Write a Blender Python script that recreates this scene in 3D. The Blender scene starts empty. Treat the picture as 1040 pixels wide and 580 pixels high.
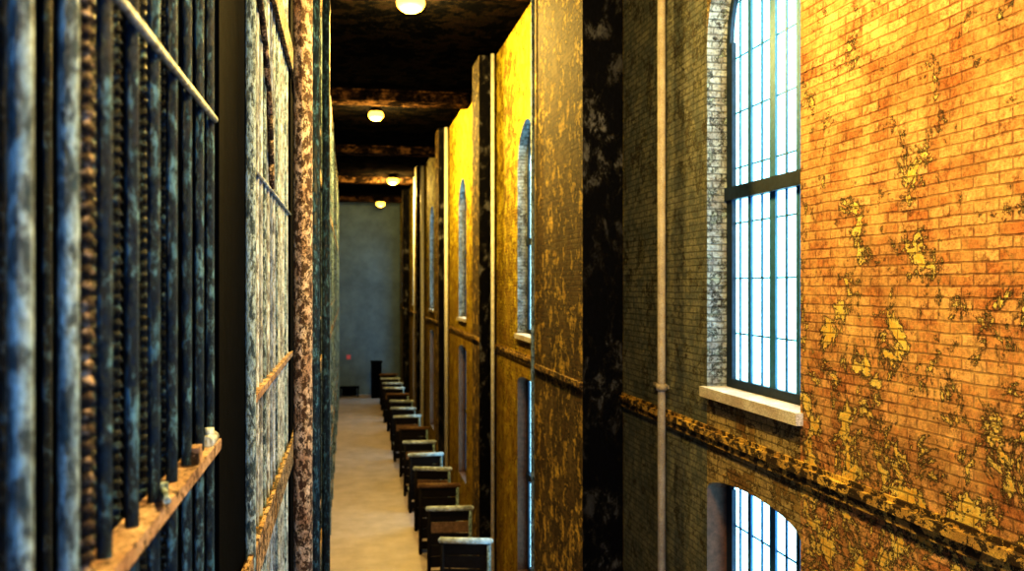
import bpy, math, random
from mathutils import Vector
random.seed(7)
E=8.0; CEIL=E+6.1; XW=3.9; XP=3.3; XB=-0.55; YEND=66.0
sc=bpy.context.scene

# ---------------- mesh builder ----------------
class MB:
    def __init__(s): s.v=[];s.f=[];s.m=[];s.sm=[]
    def quad(s,a,b,c,d,m=0):
        n=len(s.v); s.v+= [a,b,c,d]; s.f.append((n,n+1,n+2,n+3)); s.m.append(m); s.sm.append(False)
    def box(s,x0,x1,y0,y1,z0,z1,m=0):
        n=len(s.v)
        s.v+=[(x0,y0,z0),(x1,y0,z0),(x1,y1,z0),(x0,y1,z0),(x0,y0,z1),(x1,y0,z1),(x1,y1,z1),(x0,y1,z1)]
        for f in [(0,3,2,1),(4,5,6,7),(0,1,5,4),(1,2,6,5),(2,3,7,6),(3,0,4,7)]:
            s.f.append(tuple(n+i for i in f)); s.m.append(m); s.sm.append(False)
    def tube(s,p0,p1,r0,r1=None,seg=12,m=0,cap=True):
        if r1 is None:r1=r0
        p0=Vector(p0);p1=Vector(p1);d=(p1-p0).normalized()
        up=Vector((0,0,1)) if abs(d.z)<.9 else Vector((1,0,0))
        a=d.cross(up).normalized();b=d.cross(a)
        n=len(s.v)
        for p,r in((p0,r0),(p1,r1)):
            for i in range(seg):
                t=2*math.pi*i/seg; s.v.append(tuple(p+a*math.cos(t)*r+b*math.sin(t)*r))
        for i in range(seg):
            j=(i+1)%seg; s.f.append((n+i,n+j,n+seg+j,n+seg+i)); s.m.append(m); s.sm.append(True)
        if cap:
            s.f.append(tuple(n+i for i in reversed(range(seg)))); s.m.append(m); s.sm.append(False)
            s.f.append(tuple(n+seg+i for i in range(seg))); s.m.append(m); s.sm.append(False)
    def lathe(s,prof,c=(0,0,0),seg=24,m=0):
        n=len(s.v)
        for r,z in prof:
            for i in range(seg):
                t=2*math.pi*i/seg; s.v.append((c[0]+r*math.cos(t),c[1]+r*math.sin(t),c[2]+z))
        for k in range(len(prof)-1):
            for i in range(seg):
                j=(i+1)%seg; s.f.append((n+k*seg+i,n+k*seg+j,n+(k+1)*seg+j,n+(k+1)*seg+i)); s.m.append(m); s.sm.append(True)
    def obj(s,name,mats,loc=(0,0,0),rot=0,parent=None):
        me=bpy.data.meshes.new(name); me.from_pydata(s.v,[],s.f)
        for mt in mats: me.materials.append(mt)
        for p,mi,sm in zip(me.polygons,s.m,s.sm): p.material_index=mi; p.use_smooth=sm
        me.update()
        o=bpy.data.objects.new(name,me); sc.collection.objects.link(o); o.location=loc; o.rotation_euler[2]=rot
        if parent:o.parent=parent
        return o

# ---------------- materials ----------------
def newmat(name):
    m=bpy.data.materials.new(name); m.use_nodes=True
    nt=m.node_tree; b=nt.nodes['Principled BSDF']
    return m,nt,b
def N(nt,t,**k):
    n=nt.nodes.new(t)
    for a,v in k.items(): setattr(n,a,v)
    return n
def noise(nt,vec,scale,detail=6,rough=.6,dist=0):
    n=N(nt,'ShaderNodeTexNoise'); n.inputs['Scale'].default_value=scale; n.inputs['Detail'].default_value=detail
    n.inputs['Roughness'].default_value=rough; n.inputs['Distortion'].default_value=dist
    if vec is not None: nt.links.new(vec,n.inputs['Vector'])
    return n.outputs[0]
def ramp(nt,fac,stops,const=False):
    r=N(nt,'ShaderNodeValToRGB'); cr=r.color_ramp
    if const: cr.interpolation='CONSTANT'
    while len(cr.elements)<len(stops): cr.elements.new(.5)
    for e,(p,c) in zip(cr.elements,stops):
        e.position=p; e.color=(c[0],c[1],c[2],1) if hasattr(c,'__len__') else (c,c,c,1)
    nt.links.new(fac,r.inputs[0]); return r.outputs[0]
def mix(nt,fac,a,b,mode='MIX'):
    n=N(nt,'ShaderNodeMix',data_type='RGBA',blend_type=mode)
    for i,v in ((0,fac),(6,a),(7,b)):
        if hasattr(v,'is_linked') or hasattr(v,'links'): nt.links.new(v,n.inputs[i])
        elif isinstance(v,(int,float)): n.inputs[i].default_value=v
        else: n.inputs[i].default_value=(v[0],v[1],v[2],1)
    return n.outputs[2]
def math_(nt,op,a,b,clamp=False):
    n=N(nt,'ShaderNodeMath',operation=op,use_clamp=clamp)
    for i,v in ((0,a),(1,b)):
        if isinstance(v,(int,float)): n.inputs[i].default_value=v
        else: nt.links.new(v,n.inputs[i])
    return n.outputs[0]
def bump(nt,b,h,strength=.5,dist=.02):
    n=N(nt,'ShaderNodeBump'); n.inputs['Strength'].default_value=strength; n.inputs['Distance'].default_value=dist
    nt.links.new(h,n.inputs['Height']); nt.links.new(n.outputs[0],b.inputs['Normal'])

def peel(name,under,paint,paint2,edge=(.01,.008,.006),scale=6,cover=.5,rough=.7,stretch=1.0,metal=0,width=.035,soft=.012,grit=9,spec=.5):
    m,nt,b=newmat(name)
    g=N(nt,'ShaderNodeNewGeometry'); mp=N(nt,'ShaderNodeMapping'); mp.inputs['Scale'].default_value=(1,1,stretch)
    nt.links.new(g.outputs['Position'],mp.inputs[0]); v=mp.outputs[0]
    n1=noise(nt,v,scale,12,.75,.3)
    n2=noise(nt,v,scale*.35,5,.6)
    n3=noise(nt,v,scale*grit,5,.75)
    c=.5-(cover-.5)*.35
    mask=ramp(nt,n1,[(c-soft,0),(c+soft,1)])
    edg=ramp(nt,n1,[(c-width-.01,0),(c-width*.5,.85),(c+.004,.85),(c+.012,0)])
    pc=mix(nt,ramp(nt,n2,[(.4,0),(.6,1)]),paint,paint2)
    pc=mix(nt,ramp(nt,n3,[(.38,.75),(.58,0)]),pc,(paint[0]*.2,paint[1]*.2,paint[2]*.2))
    uc=mix(nt,ramp(nt,n3,[(.4,0),(.6,1)]),under,(under[0]*.25,under[1]*.25,under[2]*.25))
    col=mix(nt,mask,uc,pc); col=mix(nt,edg,col,edge)
    nt.links.new(col,b.inputs['Base Color']); b.inputs['Roughness'].default_value=rough; b.inputs['Metallic'].default_value=metal
    b.inputs['Specular IOR Level'].default_value=spec
    h=math_(nt,'ADD',mask,math_(nt,'MULTIPLY',n3,.6))
    bump(nt,b,h,.6,.012)
    return m
def flat(name,c,rough=.6,metal=0,var=.5,scale=12,spec=.5):
    m,nt,b=newmat(name)
    tc=N(nt,'ShaderNodeNewGeometry'); n=noise(nt,tc.outputs['Position'],scale,6,.65)
    col=mix(nt,ramp(nt,n,[(.35,0),(.65,1)]),tuple(x*(1-var) for x in c),c)
    nt.links.new(col,b.inputs['Base Color']); b.inputs['Roughness'].default_value=rough; b.inputs['Metallic'].default_value=metal
    b.inputs['Specular IOR Level'].default_value=spec
    bump(nt,b,n,.3,.01)
    return m
def emis(name,c,s):
    m,nt,b=newmat(name); b.inputs['Base Color'].default_value=(c[0]*.3,c[1]*.3,c[2]*.3,1)
    b.inputs['Emission Color'].default_value=(c[0],c[1],c[2],1); b.inputs['Emission Strength'].default_value=s
    return m

def brick(name,c1,c2,mortar,paint,paint2,cover,lowbias=0.0,pscale=2.2,edge=(.012,.007,.003),curl_shade_w=.035,grit=.85,curl_hi=None,stain=.7,pgrit=.8,dirt=0,spec=.35):
    m,nt,b=newmat(name)
    g=N(nt,'ShaderNodeNewGeometry'); sp=N(nt,'ShaderNodeSeparateXYZ'); nt.links.new(g.outputs['Position'],sp.inputs[0])
    u=math_(nt,'ADD',sp.outputs[0],sp.outputs[1])
    wob=noise(nt,g.outputs['Position'],3,3)
    u2=math_(nt,'ADD',u,math_(nt,'MULTIPLY',wob,.03)); z2=math_(nt,'ADD',sp.outputs[2],math_(nt,'MULTIPLY',wob,.03))
    cb=N(nt,'ShaderNodeCombineXYZ'); nt.links.new(u2,cb.inputs[0]); nt.links.new(z2,cb.inputs[1])
    bt=N(nt,'ShaderNodeTexBrick'); nt.links.new(cb.outputs[0],bt.inputs['Vector'])
    bt.inputs['Scale'].default_value=1; bt.inputs['Brick Width'].default_value=.225; bt.inputs['Row Height'].default_value=.077
    bt.inputs['Mortar Size'].default_value=.009; bt.inputs['Mortar Smooth'].default_value=.4; bt.inputs['Bias'].default_value=0
    bt.inputs['Color1'].default_value=(*c1,1); bt.inputs['Color2'].default_value=(*c2,1); bt.inputs['Mortar'].default_value=(*mortar,1)
    n3=noise(nt,g.outputs['Position'],26,8,.8)
    nb=noise(nt,g.outputs['Position'],2.6,9,.75)
    bc=mix(nt,ramp(nt,n3,[(.40,grit),(.56,0)]),bt.outputs[0],tuple(x*.22 for x in c1))
    bc=mix(nt,ramp(nt,nb,[(.42,0),(.6,stain)]),bc,(c2[0]*1.1,c2[1]*1.3,c2[2]*1.2))
    n1=noise(nt,g.outputs['Position'],pscale,13,.78,.3)
    mr=N(nt,'ShaderNodeMapRange'); nt.links.new(sp.outputs[2],mr.inputs[0]); mr.inputs[1].default_value=E-2; mr.inputs[2].default_value=E+2.2
    mr.inputs[3].default_value=lowbias; mr.inputs[4].default_value=0
    n1b=math_(nt,'ADD',n1,mr.outputs[0])
    c=.5-(cover-.5)*.4
    mask=ramp(nt,n1b,[(c-.006,0),(c+.006,1)])
    edg=ramp(nt,n1b,[(c-curl_shade_w,0),(c-curl_shade_w*.4,.95),(c+.002,.95),(c+.008,0)])  # dark band paints the shadow under curled flake edges
    pn=noise(nt,g.outputs['Position'],5,8,.7)
    pc=mix(nt,ramp(nt,pn,[(.42,0),(.58,1)]),paint,paint2)
    pc=mix(nt,ramp(nt,n3,[(.36,pgrit),(.52,0)]),pc,tuple(x*.25 for x in paint2))
    if curl_hi:
        pc=mix(nt,ramp(nt,n1b,[(c+.004,.9),(c+.03,0)]),pc,curl_hi)  # pale rim paints a highlight onto curled flake edges
    pc=mix(nt,math_(nt,'MULTIPLY',bt.outputs[1],.65),pc,tuple(x*.2 for x in paint))
    if dirt:
        nd=noise(nt,g.outputs['Position'],1.1,10,.75)
        dm=ramp(nt,nd,[(.40,dirt),(.56,0)])
        bc=mix(nt,dm,bc,tuple(x*.35 for x in c1))
        pc=mix(nt,math_(nt,'MULTIPLY',dm,.6),pc,tuple(x*.35 for x in paint2))
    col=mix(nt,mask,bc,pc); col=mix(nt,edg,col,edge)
    nt.links.new(col,b.inputs['Base Color']); b.inputs['Roughness'].default_value=.75
    b.inputs['Specular IOR Level'].default_value=spec
    h=math_(nt,'SUBTRACT',math_(nt,'ADD',math_(nt,'MULTIPLY',mask,.9),math_(nt,'MULTIPLY',n3,1.0)),bt.outputs[1])
    bump(nt,b,h,1.0,.025)
    return m

M_brickO=brick('brick_exposed_orange',(.60,.22,.08),(.90,.52,.26),(.30,.14,.07),(1.0,.74,.22),(.94,.55,.11),.17,.12,2.9,curl_shade_w=.05,curl_hi=(1,.92,.45),stain=.5,pgrit=.5,dirt=.45)
M_brickG=brick('brick_grey_olive',(.15,.13,.09),(.23,.21,.16),(.05,.05,.04),(.27,.27,.22),(.13,.15,.15),.62,.02,4,dirt=.6)  # greyer stretch of wall; part of the light difference is in this colour
M_brickM=brick('brick_below_window',(.24,.13,.05),(.40,.24,.10),(.08,.05,.02),(.55,.42,.22),(.34,.26,.14),.45,.03,3.2,curl_hi=(.8,.65,.35))
M_brickY=brick('brick_yellow_lamplit',(.42,.25,.05),(.62,.40,.06),(.14,.08,.015),(1.0,.84,.10),(.82,.58,.06),.55,-.09,3.0,curl_shade_w=.03,grit=1,dirt=.5,spec=.1)  # lamp glow high on the far bays is put into this yellow
M_pier=brick('pier_peeling',(.15,.08,.03),(.27,.16,.06),(.04,.025,.01),(1.0,.70,.16),(.60,.38,.10),.42,0,3.2,curl_shade_w=.06,grit=1,dirt=.6)
M_piershade=peel('pier_side_shaded',(.004,.004,.008),(.15,.15,.17),(.03,.03,.038),scale=3.4,cover=.36,stretch=.6,spec=.1,soft=.04)  # shadow on the camera-side pier face is put into this near-black
M_ledge=peel('ledge_peeling',(.07,.035,.012),(.85,.58,.16),(.50,.30,.10),scale=7,cover=.5,stretch=1.4,width=.04)
M_sill=peel('sill_paint',(.3,.2,.15),(.8,.75,.72),(.6,.5,.45),scale=9,cover=1.1)
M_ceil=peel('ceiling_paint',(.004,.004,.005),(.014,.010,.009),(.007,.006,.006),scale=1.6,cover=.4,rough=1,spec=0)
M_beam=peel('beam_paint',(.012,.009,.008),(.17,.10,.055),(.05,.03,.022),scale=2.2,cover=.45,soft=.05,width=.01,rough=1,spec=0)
M_end=flat('end_wall_paint',(.17,.245,.37),.8,var=.3,scale=.9)
M_floor=flat('floor_concrete',(.60,.52,.58),.45,var=.25,scale=1.2)
M_frame=flat('window_frame_iron',(.015,.035,.075),.5,var=.5)
M_munt=flat('window_muntin',(.05,.20,.40),.5,var=.3)
M_pane=emis('daylight_glow_glass',(.38,.80,1.0),3.4)  # panes emit light themselves, standing in for daylight outside
M_wood=flat('reveal_wood',(.16,.08,.05),.6)
M_bar=peel('bar_paint_blue',(.010,.03,.07),(.16,.33,.48),(.05,.15,.27),edge=(.006,.01,.02),scale=26,cover=.42,stretch=.4,rough=.4,grit=4,soft=.05,width=.02)
M_barl=peel('bar_paint_lightblue',(.06,.12,.18),(.50,.66,.80),(.28,.42,.56),edge=(.02,.03,.05),scale=30,cover=.6,stretch=.4,rough=.4,grit=4,soft=.06,width=.02)
M_barw=peel('bar_paint_pale',(.20,.23,.30),(.74,.84,.98),(.44,.52,.64),edge=(.10,.10,.12),scale=18,cover=.70,stretch=.3,rough=.5,grit=3,soft=.10,width=.02)
M_bard=peel('bar_dark_notched',(.006,.02,.045),(.09,.19,.33),(.05,.09,.15),scale=26,cover=.4,rough=.4,grit=4,soft=.04)
M_rust=peel('bar_rusty',(.05,.03,.035),(.50,.38,.34),(.20,.15,.14),scale=26,cover=.45,grit=4)
M_dark=flat('steel_dark',(.003,.004,.008),.9,var=.6,spec=.05)
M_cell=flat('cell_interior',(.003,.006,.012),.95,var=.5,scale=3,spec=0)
M_slab=peel('tier_slab',(.12,.06,.02),(.50,.32,.16),(.65,.5,.38),scale=12,cover=.55)
M_board=peel('rail_board',(.10,.05,.03),(.58,.42,.34),(.32,.20,.15),scale=14,cover=.7,grit=4,soft=.04)
M_white=flat('pale_paint',(.75,.74,.70),.5,var=.35)
M_pipeb=peel('pipe_beige',(.22,.17,.14),(.55,.48,.42),(.42,.36,.31),scale=14,cover=1.0,soft=.05,width=.01)
M_pipep=peel('pipe_peeling',(.10,.05,.04),(.74,.62,.56),(.42,.28,.22),scale=24,cover=.55,stretch=.7,grit=4,soft=.06)
M_benchd=flat('bench_dark_wood',(.018,.014,.018),.7,var=.5,spec=.2)
M_benchb=flat('bench_brown',(.26,.16,.10),.6,var=.6)
M_benchw=flat('bench_worn_white',(.70,.80,.92),.6,var=.7,scale=6)
M_bulb=emis('lamp_glass',(1,.58,.07),4)
M_shade=flat('lamp_enamel',(.03,.02,.015),.6)
M_pink=flat('sign_pink',(.8,.2,.3),.6,var=.1)

# ---------------- floor / ceiling / walls ----------------
mb=MB(); mb.box(-3,4.4,-6,YEND+.4,-.3,0); mb.obj('floor',[M_floor])
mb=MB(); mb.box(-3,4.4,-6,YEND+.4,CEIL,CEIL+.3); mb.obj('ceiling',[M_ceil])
mb=MB(); mb.box(-3,4.4,YEND,YEND+.4,0,CEIL); mb.obj('wall_end',[M_end])
k=0
for i in range(-1,5):
    y=17.2+11.2*i
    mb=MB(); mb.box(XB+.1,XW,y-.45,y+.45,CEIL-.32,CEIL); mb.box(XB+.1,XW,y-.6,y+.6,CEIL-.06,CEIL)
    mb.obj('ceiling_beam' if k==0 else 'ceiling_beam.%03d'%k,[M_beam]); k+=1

WC=[-2.83+11*i for i in range(0,7)]
WC=[y for y in WC if y<YEND-1.4]
W=1.02; REC=.30
UB,US=E-1.12,E+2.65
LB,LT=1.4,E-2.05
mb=MB()
def wallcol(y0,y1,m):
    mb.quad((XW,y0,0),(XW,y1,0),(XW,y1,CEIL),(XW,y0,CEIL),m)
def arch(yc,zs,r,rise,n=16):
    return [(yc-r*math.cos(math.pi*i/n), zs+rise*math.sin(math.pi*i/n)) for i in range(n+1)]
prev=-6.0
for wi,yc in enumerate(WC):
    near = wi<=1
    mleft = 0 if near else 2
    mright= 1 if near else 2
    mmid=3 if near else 2
    wallcol(prev,yc-W,mleft)
    mb.quad((XW,yc-W,0),(XW,yc+W,0),(XW,yc+W,LB),(XW,yc-W,LB),mmid)
    la=arch(yc,LT-.18,W,.18); ua=arch(yc,US,W,W)
    for (ya,za),(yb,zb) in zip(la[:-1],la[1:]):
        mb.quad((XW,ya,za),(XW,yb,zb),(XW,yb,UB),(XW,ya,UB),mmid)
        mb.quad((XW,ya,za),(XW,yb,zb),(XW+REC,yb,zb),(XW+REC,ya,za),4)
    for (ya,za),(yb,zb) in zip(ua[:-1],ua[1:]):
        mb.quad((XW,ya,za),(XW,yb,zb),(XW,yb,CEIL),(XW,ya,CEIL),mmid)
        mb.quad((XW,ya,za),(XW,yb,zb),(XW+REC,yb,zb),(XW+REC,ya,za),5)
    for y in (yc-W,yc+W):
        mb.quad((XW,y,LB),(XW+REC,y,LB),(XW+REC,y,LT-.18),(XW,y,LT-.18),4)
        mb.quad((XW,y,UB),(XW+REC,y,UB),(XW+REC,y,US),(XW,y,US),5)
    mb.quad((XW,yc-W,LB),(XW+REC,yc-W,LB),(XW+REC,yc+W,LB),(XW,yc+W,LB),4)
    mb.quad((XW,yc-W,UB),(XW+REC,yc-W,UB),(XW+REC,yc+W,UB),(XW,yc+W,UB),5)
    ye=min(yc+W+3.0,YEND)
    wallcol(yc+W,ye,mright); prev=ye
if prev<YEND: wallcol(prev,YEND,2)
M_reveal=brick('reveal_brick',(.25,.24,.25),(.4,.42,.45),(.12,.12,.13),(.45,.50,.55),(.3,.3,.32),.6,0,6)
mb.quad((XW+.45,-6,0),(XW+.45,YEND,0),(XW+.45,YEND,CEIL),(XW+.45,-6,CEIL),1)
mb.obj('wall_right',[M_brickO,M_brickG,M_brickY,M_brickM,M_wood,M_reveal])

def window(name,yc,zb,zs,rise,transom,nh):
    mb=MB(); x0=XW+REC-.07; x1=XW+REC; fw=.085; n=20
    mb.box(x0,x1,yc-W,yc-W+fw,zb,zs,0); mb.box(x0,x1,yc+W-fw*1.6,yc+W,zb,zs,0)
    mb.box(x0,x1,yc-W+fw,yc+W-fw*1.6,zb,zb+fw*1.2,0)
    o=arch(yc,zs,W,rise,n); i_=arch(yc,zs,W-fw,max(rise-fw,.02),n)
    for k in range(n):
        a,b=o[k],o[k+1]; c,d=i_[k+1],i_[k]
        mb.quad((x0,a[0],a[1]),(x0,b[0],b[1]),(x0,c[0],c[1]),(x0,d[0],d[1]),0)
        mb.quad((x0,d[0],d[1]),(x0,c[0],c[1]),(x1,c[0],c[1]),(x1,d[0],d[1]),0)
    def top(y):
        t=max(0,1-((y-yc)/W)**2); return zs+rise*math.sqrt(t)
    for k in range(n):
        a,b=o[k],o[k+1]
        mb.quad((x1-.02,a[0],zb),(x1-.02,b[0],zb),(x1-.02,b[0],b[1]),(x1-.02,a[0],a[1]),1)
    for f,w in ((-.5,.07),(0,.12),(.5,.07)):
        y=yc+f*W; mb.box(x1-.045,x1-.01,y-w/2,y+w/2,zb,top(y)-.01,2)
    for f in (-.75,-.25,.25,.75):
        y=yc+f*W; mb.box(x1-.032,x1-.01,y-.016,y+.016,zb,top(y)-.01,2)
    H=zs+rise-zb
    for k in range(1,nh):
        z=zb+H*k/nh
        hw=W if z<zs else W*math.sqrt(max(0,1-((z-zs)/max(rise,.01))**2))
        mb.box(x1-.030,x1-.01,yc-hw,yc+hw,z-.008,z+.008,2)
    if transom: 
        mb.box(x0-.03,x1,yc-W,yc+W,transom-.07,transom+.07,0)
    return mb.obj(name,[M_frame,M_pane,M_munt])
k=1
for yc in WC:
    window('window_%d'%k,yc,UB,US,W,E+1.0,8); k+=1
    window('window_%d'%k,yc,LB,LT-.18,.18,LB+2.2,8); k+=1
k=1
for yc in WC:
    mb=MB(); mb.box(XW-.07,XW+REC-.08,yc-W-.05,yc+W+.05,UB-.10,UB+.01); mb.obj('window_sill' if k==1 else 'window_sill.%03d'%(k-1),[M_sill]); k+=1

PY=[1.2+11*i for i in range(6)]
PLN=[0,3.3,1.3,1.3,1.3,1.3]
PX=[XP,XP,3.45,3.5,3.5,3.5]
t=1
for k,y in enumerate(PY):
    if k==0: continue
    mb=MB(); xp=PX[k]
    y1=min(y+PLN[k],YEND)
    mb.quad((xp,y,0),(xp,y1,0),(xp,y1,CEIL),(xp,y,CEIL),0)
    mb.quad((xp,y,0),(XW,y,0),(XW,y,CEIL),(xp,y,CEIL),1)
    mb.quad((xp,y1,0),(XW,y1,0),(XW,y1,CEIL),(xp,y1,CEIL),0)
    mb.quad((XW,y,0),(XW,y1,0),(XW,y1,CEIL),(XW,y,CEIL),0)
    mb.box(xp-.05,xp,y-.0,y1,E-1.46,E-1.38,2); mb.box(xp-.03,xp,y,y1,E-1.50,E-1.46,2)
    mb.obj('brick_pilaster' if k==1 else 'brick_pilaster.%03d'%(k-1),[M_pier,M_piershade,M_ledge])
segs=[(-6,12.2)]+[(PY[i]+PLN[i],PY[i+1] if i+1<len(PY) else YEND) for i in range(1,len(PY))]
for a,b in segs:
    if b-a<.3: continue
    mb=MB(); mb.box(XW-.06,XW,a,b,E-1.64,E-1.57); mb.box(XW-.035,XW,a,b,E-1.72,E-1.64); mb.box(XW-.02,XW,a,b,E-1.57,E-1.53)
    mb.obj('trim_%d'%t,[M_ledge]); t+=1

def pipe(name,x,y,r,mat,z0=0,z1=CEIL-.01,br=(),side=1):
    mb=MB(); mb.tube((x,y,z0),(x,y,z1),r,seg=16)
    for z in br:
        mb.tube((x,y,z-.04),(x,y,z+.04),r*1.35,seg=16); mb.box(min(x,x+side*.09),max(x,x+side*.09),y-.02,y+.02,z-.02,z+.02)
        mb.box(x+side*.06-.01,x+side*.06+.01,y-.02,y+.45,z-.02,z+.02)
    return mb.obj(name,[mat])
pipe('steam_pipe',XW-.10,10.35,.05,M_pipeb,br=(E-1.25,))
pipe('steam_pipe.001',XP-.06,15.35,.035,M_barl)
pipe('steam_pipe.002',XW-.12,23.0,.055,M_white)
pipe('steam_pipe.003',XW-.12,34.0,.08,M_white)  # this and the farther pipes are pale to stand in for window glints
pipe('steam_pipe.004',XW-.12,45.0,.10,M_white)
pipe('steam_pipe.005',XW-.12,50.0,.08,M_white)

# ---------------- cell block (left) ----------------
SL=[E-1.63-3.7,E-1.63,E+2.07,E+5.77]
levels=[(0,SL[0]),(SL[0]+.14,SL[1]),(SL[1]+.14,SL[2]),(SL[2]+.14,CEIL-.005)]
def section(name,y0,y1,first=False,pale=False):
    mb=MB() # 0 blue,1 pale,2 notched dark,3 rusty,4 light blue,5 board,6 white
    for li,(z0,z1) in enumerate(levels):
        if first: ys=[1.65+.268*(i-6) for i in range(0,15)]
        else:
            n=int(round((y1-y0)/.25)); ys=[y0+.03+(y1-y0-.06)*i/n for i in range(n+1)]
        for i,y in enumerate(ys):
            m=0; r=.018
            if pale: m=1 if i%4 else 4
            if first and i in (6,7): m=4; r=.021
            if first and i in (2,3,4,5): m=0; r=.02
            mb.tube((XB,y,z0),(XB,y,z1),r,seg=12,m=m,cap=False)
            if li in(1,2):
                yy=y+.12
                if yy<y1: mb.tube((XB-.16,yy,z0),(XB-.16,yy,z1),.013,seg=8,m=2,cap=False)
        for dz,kind in ((.98,'b'),(2.31,'t')):
            z=z0-.14+dz if li else dz
            if z>z1-.1: continue
            if kind=='b': mb.box(XB-.04,XB+.045,y0,y1,z-.022,z+.022,5)
            else: mb.tube((XB+.02,y0,z),(XB+.02,y1,z),.013,seg=10,m=1,cap=True)
    if first:
        for (y,dx,mm) in ((2.03,0,3),(2.30,-.06,2),(2.62,-.08,2),(2.95,-.08,2),(3.3,-.08,2)):
            z=E-1.2
            while z<E+1.8:
                mb.tube((XB+dx,y,z),(XB+dx,y,z+.020),.021,.013,seg=10,m=mm); z+=.034
            mb.tube((XB+dx,y,E-1.5),(XB+dx,y,E+2.0),.012,seg=8,m=mm)
        z=E-.65
        mb.tube((XB+.015,y1-.20,z+.035),(XB+.015,y1-.03,z+.035),.026,m=6); mb.tube((XB+.015,y1-.12,z+.04),(XB+.015,y1-.12,z+.085),.018,m=6)
        mb.box(XB,XB+.04,y1-.55,y1-.46,z+.02,z+.08,5); mb.tube((XB+.02,2.75,z+.02),(XB+.02,2.75,z+.07),.016,m=4)
        mb.tube((XB+.02,2.75,z+.05),(XB+.06,2.6,z+.05),.010,m=4)
    if pale:
        z=SL[1]+2.31
        for s in range(10):
            a0=math.pi/2*s/10; a1=math.pi/2*(s+1)/10
            mb.tube((XB+.03,y0+.1+1.2*math.sin(a0),z+1.1*math.cos(a0)),(XB+.03,y0+.1+1.2*math.sin(a1),z+1.1*math.cos(a1)),.02,m=3)
    return mb.obj(name,[M_bar,M_barw,M_bard,M_rust,M_barl,M_board,M_barw])
yy=5.15; k=1
section('cell_bar_front',0.03,3.80,first=True)
while yy<YEND-.5:
    y1=min(yy+3.6,YEND-.02)
    section('cell_bar_front.%03d'%k,yy,y1,pale=(k==1)); k+=1; yy+=4.8
k=0; yy=3.84
while yy<YEND-1:
    mb=MB(); mb.box(XB-.35,XB+.01,yy,yy+1.2,0,CEIL-.01,0)
    mb.box(XB+.01,XB+.03,yy,yy+.10,0,CEIL-.01,0)
    mb.tube((XB+.035,yy+1.17,0),(XB+.035,yy+1.17,CEIL-.01),.030,seg=12,m=1,cap=False)
    z=.3
    while z<CEIL-.2: 
        mb.tube((XB+.01,yy+.16,z),(XB+.02,yy+.16,z),.012,seg=8,m=0); z+=.25
    mb.obj('steel_column' if k==0 else 'steel_column.%03d'%k,[M_dark,M_barl]); k+=1; yy+=4.8
for k,z in enumerate(SL):
    mb=MB(); mb.box(XB-2.15,XB+.05,-4,YEND,z,z+.14,0); mb.box(XB+.03,XB+.055,-4,YEND,z-.05,z+.17,0)
    mb.obj('tier_slab' if k==0 else 'tier_slab.%03d'%k,[M_slab])
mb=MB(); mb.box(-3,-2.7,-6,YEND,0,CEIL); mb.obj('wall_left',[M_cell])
for k in range(14):
    yc=3.84+.6+4.8*k
    if yc>YEND-.3:break
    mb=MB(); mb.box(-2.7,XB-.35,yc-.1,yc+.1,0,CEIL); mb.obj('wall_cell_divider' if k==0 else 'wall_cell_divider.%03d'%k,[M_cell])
pipe('drain_pipe',-.31,6.6,.068,M_pipep,br=())
mb=MB(); mb.tube((-.36,10.5,0),(-.36,10.5,CEIL-.01),.06,seg=14); mb.tube((-.30,13.5,0),(-.30,13.5,CEIL-.01),.06,seg=14); mb.obj('conduit_pipe',[M_bar])

# ---------------- benches etc ----------------
k=0; yb=20.6
while yb<61:
    mb=MB(); L=.55; h=2.05
    for q in range(5):
        z0=.45+q*.31; yl=.02-.03*q+.006*q*q
        mb.box(-L,L,yl,yl+.045,z0,z0+.285,0 if q!=3 else (2 if k%2 else 0))
    mb.tube((-L-.05,-.02,h-.02),(L+.05,-.02,h-.02),.075,seg=16,m=1)
    for s in (-1,1): mb.tube((s*(L+.05),-.02,h-.02),(s*(L+.10),-.02,h-.02),.075,.03,seg=16,m=1)
    mb.box(-L,L,.05,.52,.44,.49,2)
    for s in (-1,1):
        mb.box(s*L-.03,s*L+.03,-.03,.55,0,.68,0)
        mb.tube((s*L,-.04,.74),(s*L,.58,.74),.05,seg=12,m=1)
        mb.tube((s*L,-.03,0),(s*L,-.03,h-.05),.05,seg=12,m=3 if s>0 else 0)
    mb.box(-L,L,.04,.08,.12,.35,0); mb.box(-.03,.03,.05,.5,0,.44,0)
    o=mb.obj('wooden_bench' if k==0 else 'wooden_bench.%03d'%k,[M_benchd,M_benchw if k%4!=2 else M_benchb,M_benchb,M_barl],loc=(2.74+random.uniform(-.03,.08),yb,0),rot=random.uniform(-.32,.10)); k+=1
    yb+=random.uniform(2.4,3.4)
mb=MB(); mb.box(1.75,2.45,63.6,64.6,0,2.5); mb.box(1.7,2.5,63.55,64.65,2.5,2.58); mb.box(1.8,2.08,63.57,63.6,.1,2.4); mb.box(2.12,2.40,63.57,63.6,.1,2.4)
mb.tube((2.06,63.56,1.2),(2.06,63.56,1.4),.015); mb.obj('steel_cabinet',[M_dark])
mb=MB(); mb.box(-.5,.9,64.6,65.3,.62,.7)
for x in(-.42,.82):
    for y_ in (64.66,65.24): mb.box(x-.04,x+.04,y_-.04,y_+.04,0,.62)
mb.box(-.3,.7,64.7,65.2,.1,.62); mb.obj('low_table',[M_dark])
mb=MB(); mb.box(.0,.3,YEND-.03,YEND,2.6,2.9); mb.box(-.02,.32,YEND-.035,YEND-.02,2.88,2.92); mb.obj('exit_sign',[M_pink])

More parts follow.
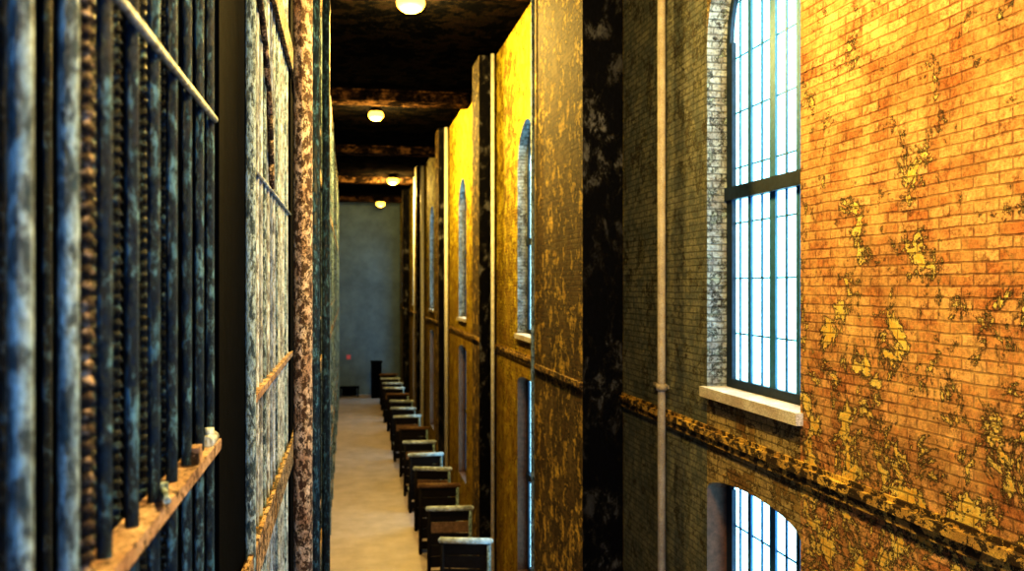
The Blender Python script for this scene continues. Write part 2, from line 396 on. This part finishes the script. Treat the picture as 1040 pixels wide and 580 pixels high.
# ---------------- lamps ----------------
def lamp(k,x,y,z,pw,R=.16):
    mb=MB()
    mb.lathe([(0,CEIL-z),(.09,CEIL-z),(.08,CEIL-z-.04),(.0,CEIL-z-.05)],m=1)
    mb.tube((0,0,R*.7),(0,0,CEIL-z),.015,m=1)
    mb.lathe([(.03,R*1.1),(R*.5,R*1.0),(R*.9,R*.6),(R*1.05,R*.4),(R*1.02,R*.38),(R*.6,R*.9),(0,R*1.0)],m=1)
    prof=[(max(R*math.sin(math.pi*i/12),.0005),-R*.7*math.cos(math.pi*i/12)) for i in range(13)]
    mb.lathe(prof,m=0)
    o=mb.obj('ceiling_lamp' if k==0 else 'ceiling_lamp.%03d'%k,[M_bulb,M_shade],loc=(x,y,z))
    l=bpy.data.lights.new('lamp_light','POINT'); l.energy=pw; l.color=(1,.70,.20); l.shadow_soft_size=R*1.02
    lo=bpy.data.objects.new('bulb_light',l); sc.collection.objects.link(lo); lo.parent=o; lo.location=(0,0,-R*1.3-.02)
for k,(x,y,z,p) in enumerate([(1.30,18.3,E+5.82,2400),(.97,30,E+5.7,2500),(2.5,49,E+5.75,2200),(2.3,61.5,E+5.6,150),(1.6,6.3,E+4.6,1300),(2.0,1.6,E+3.6,1000)]):
    lamp(k,x,y,z,p,.30 if y<25 else (.26 if y<40 else .32))

w=bpy.data.worlds.new('World'); sc.world=w; w.use_nodes=True
bg=w.node_tree.nodes['Background']; bg.inputs[0].default_value=(.28,.58,1,1); bg.inputs[1].default_value=2.0

cd=bpy.data.cameras.new('Camera'); cd.sensor_width=36; cd.lens=31.15; cd.clip_start=.02; cd.clip_end=300
cd.dof.use_dof=True; cd.dof.focus_distance=6.0; cd.dof.aperture_fstop=1.9
cam=bpy.data.objects.new('Camera',cd); sc.collection.objects.link(cam)
cam.location=(0,0,E); cam.rotation_euler=(math.radians(90.0),0,-math.radians(10.58)); sc.camera=cam
sc.view_settings.view_transform='Standard'
try: sc.view_settings.look='High Contrast'
except Exception as e: print(e)
sc.view_settings.exposure=.15
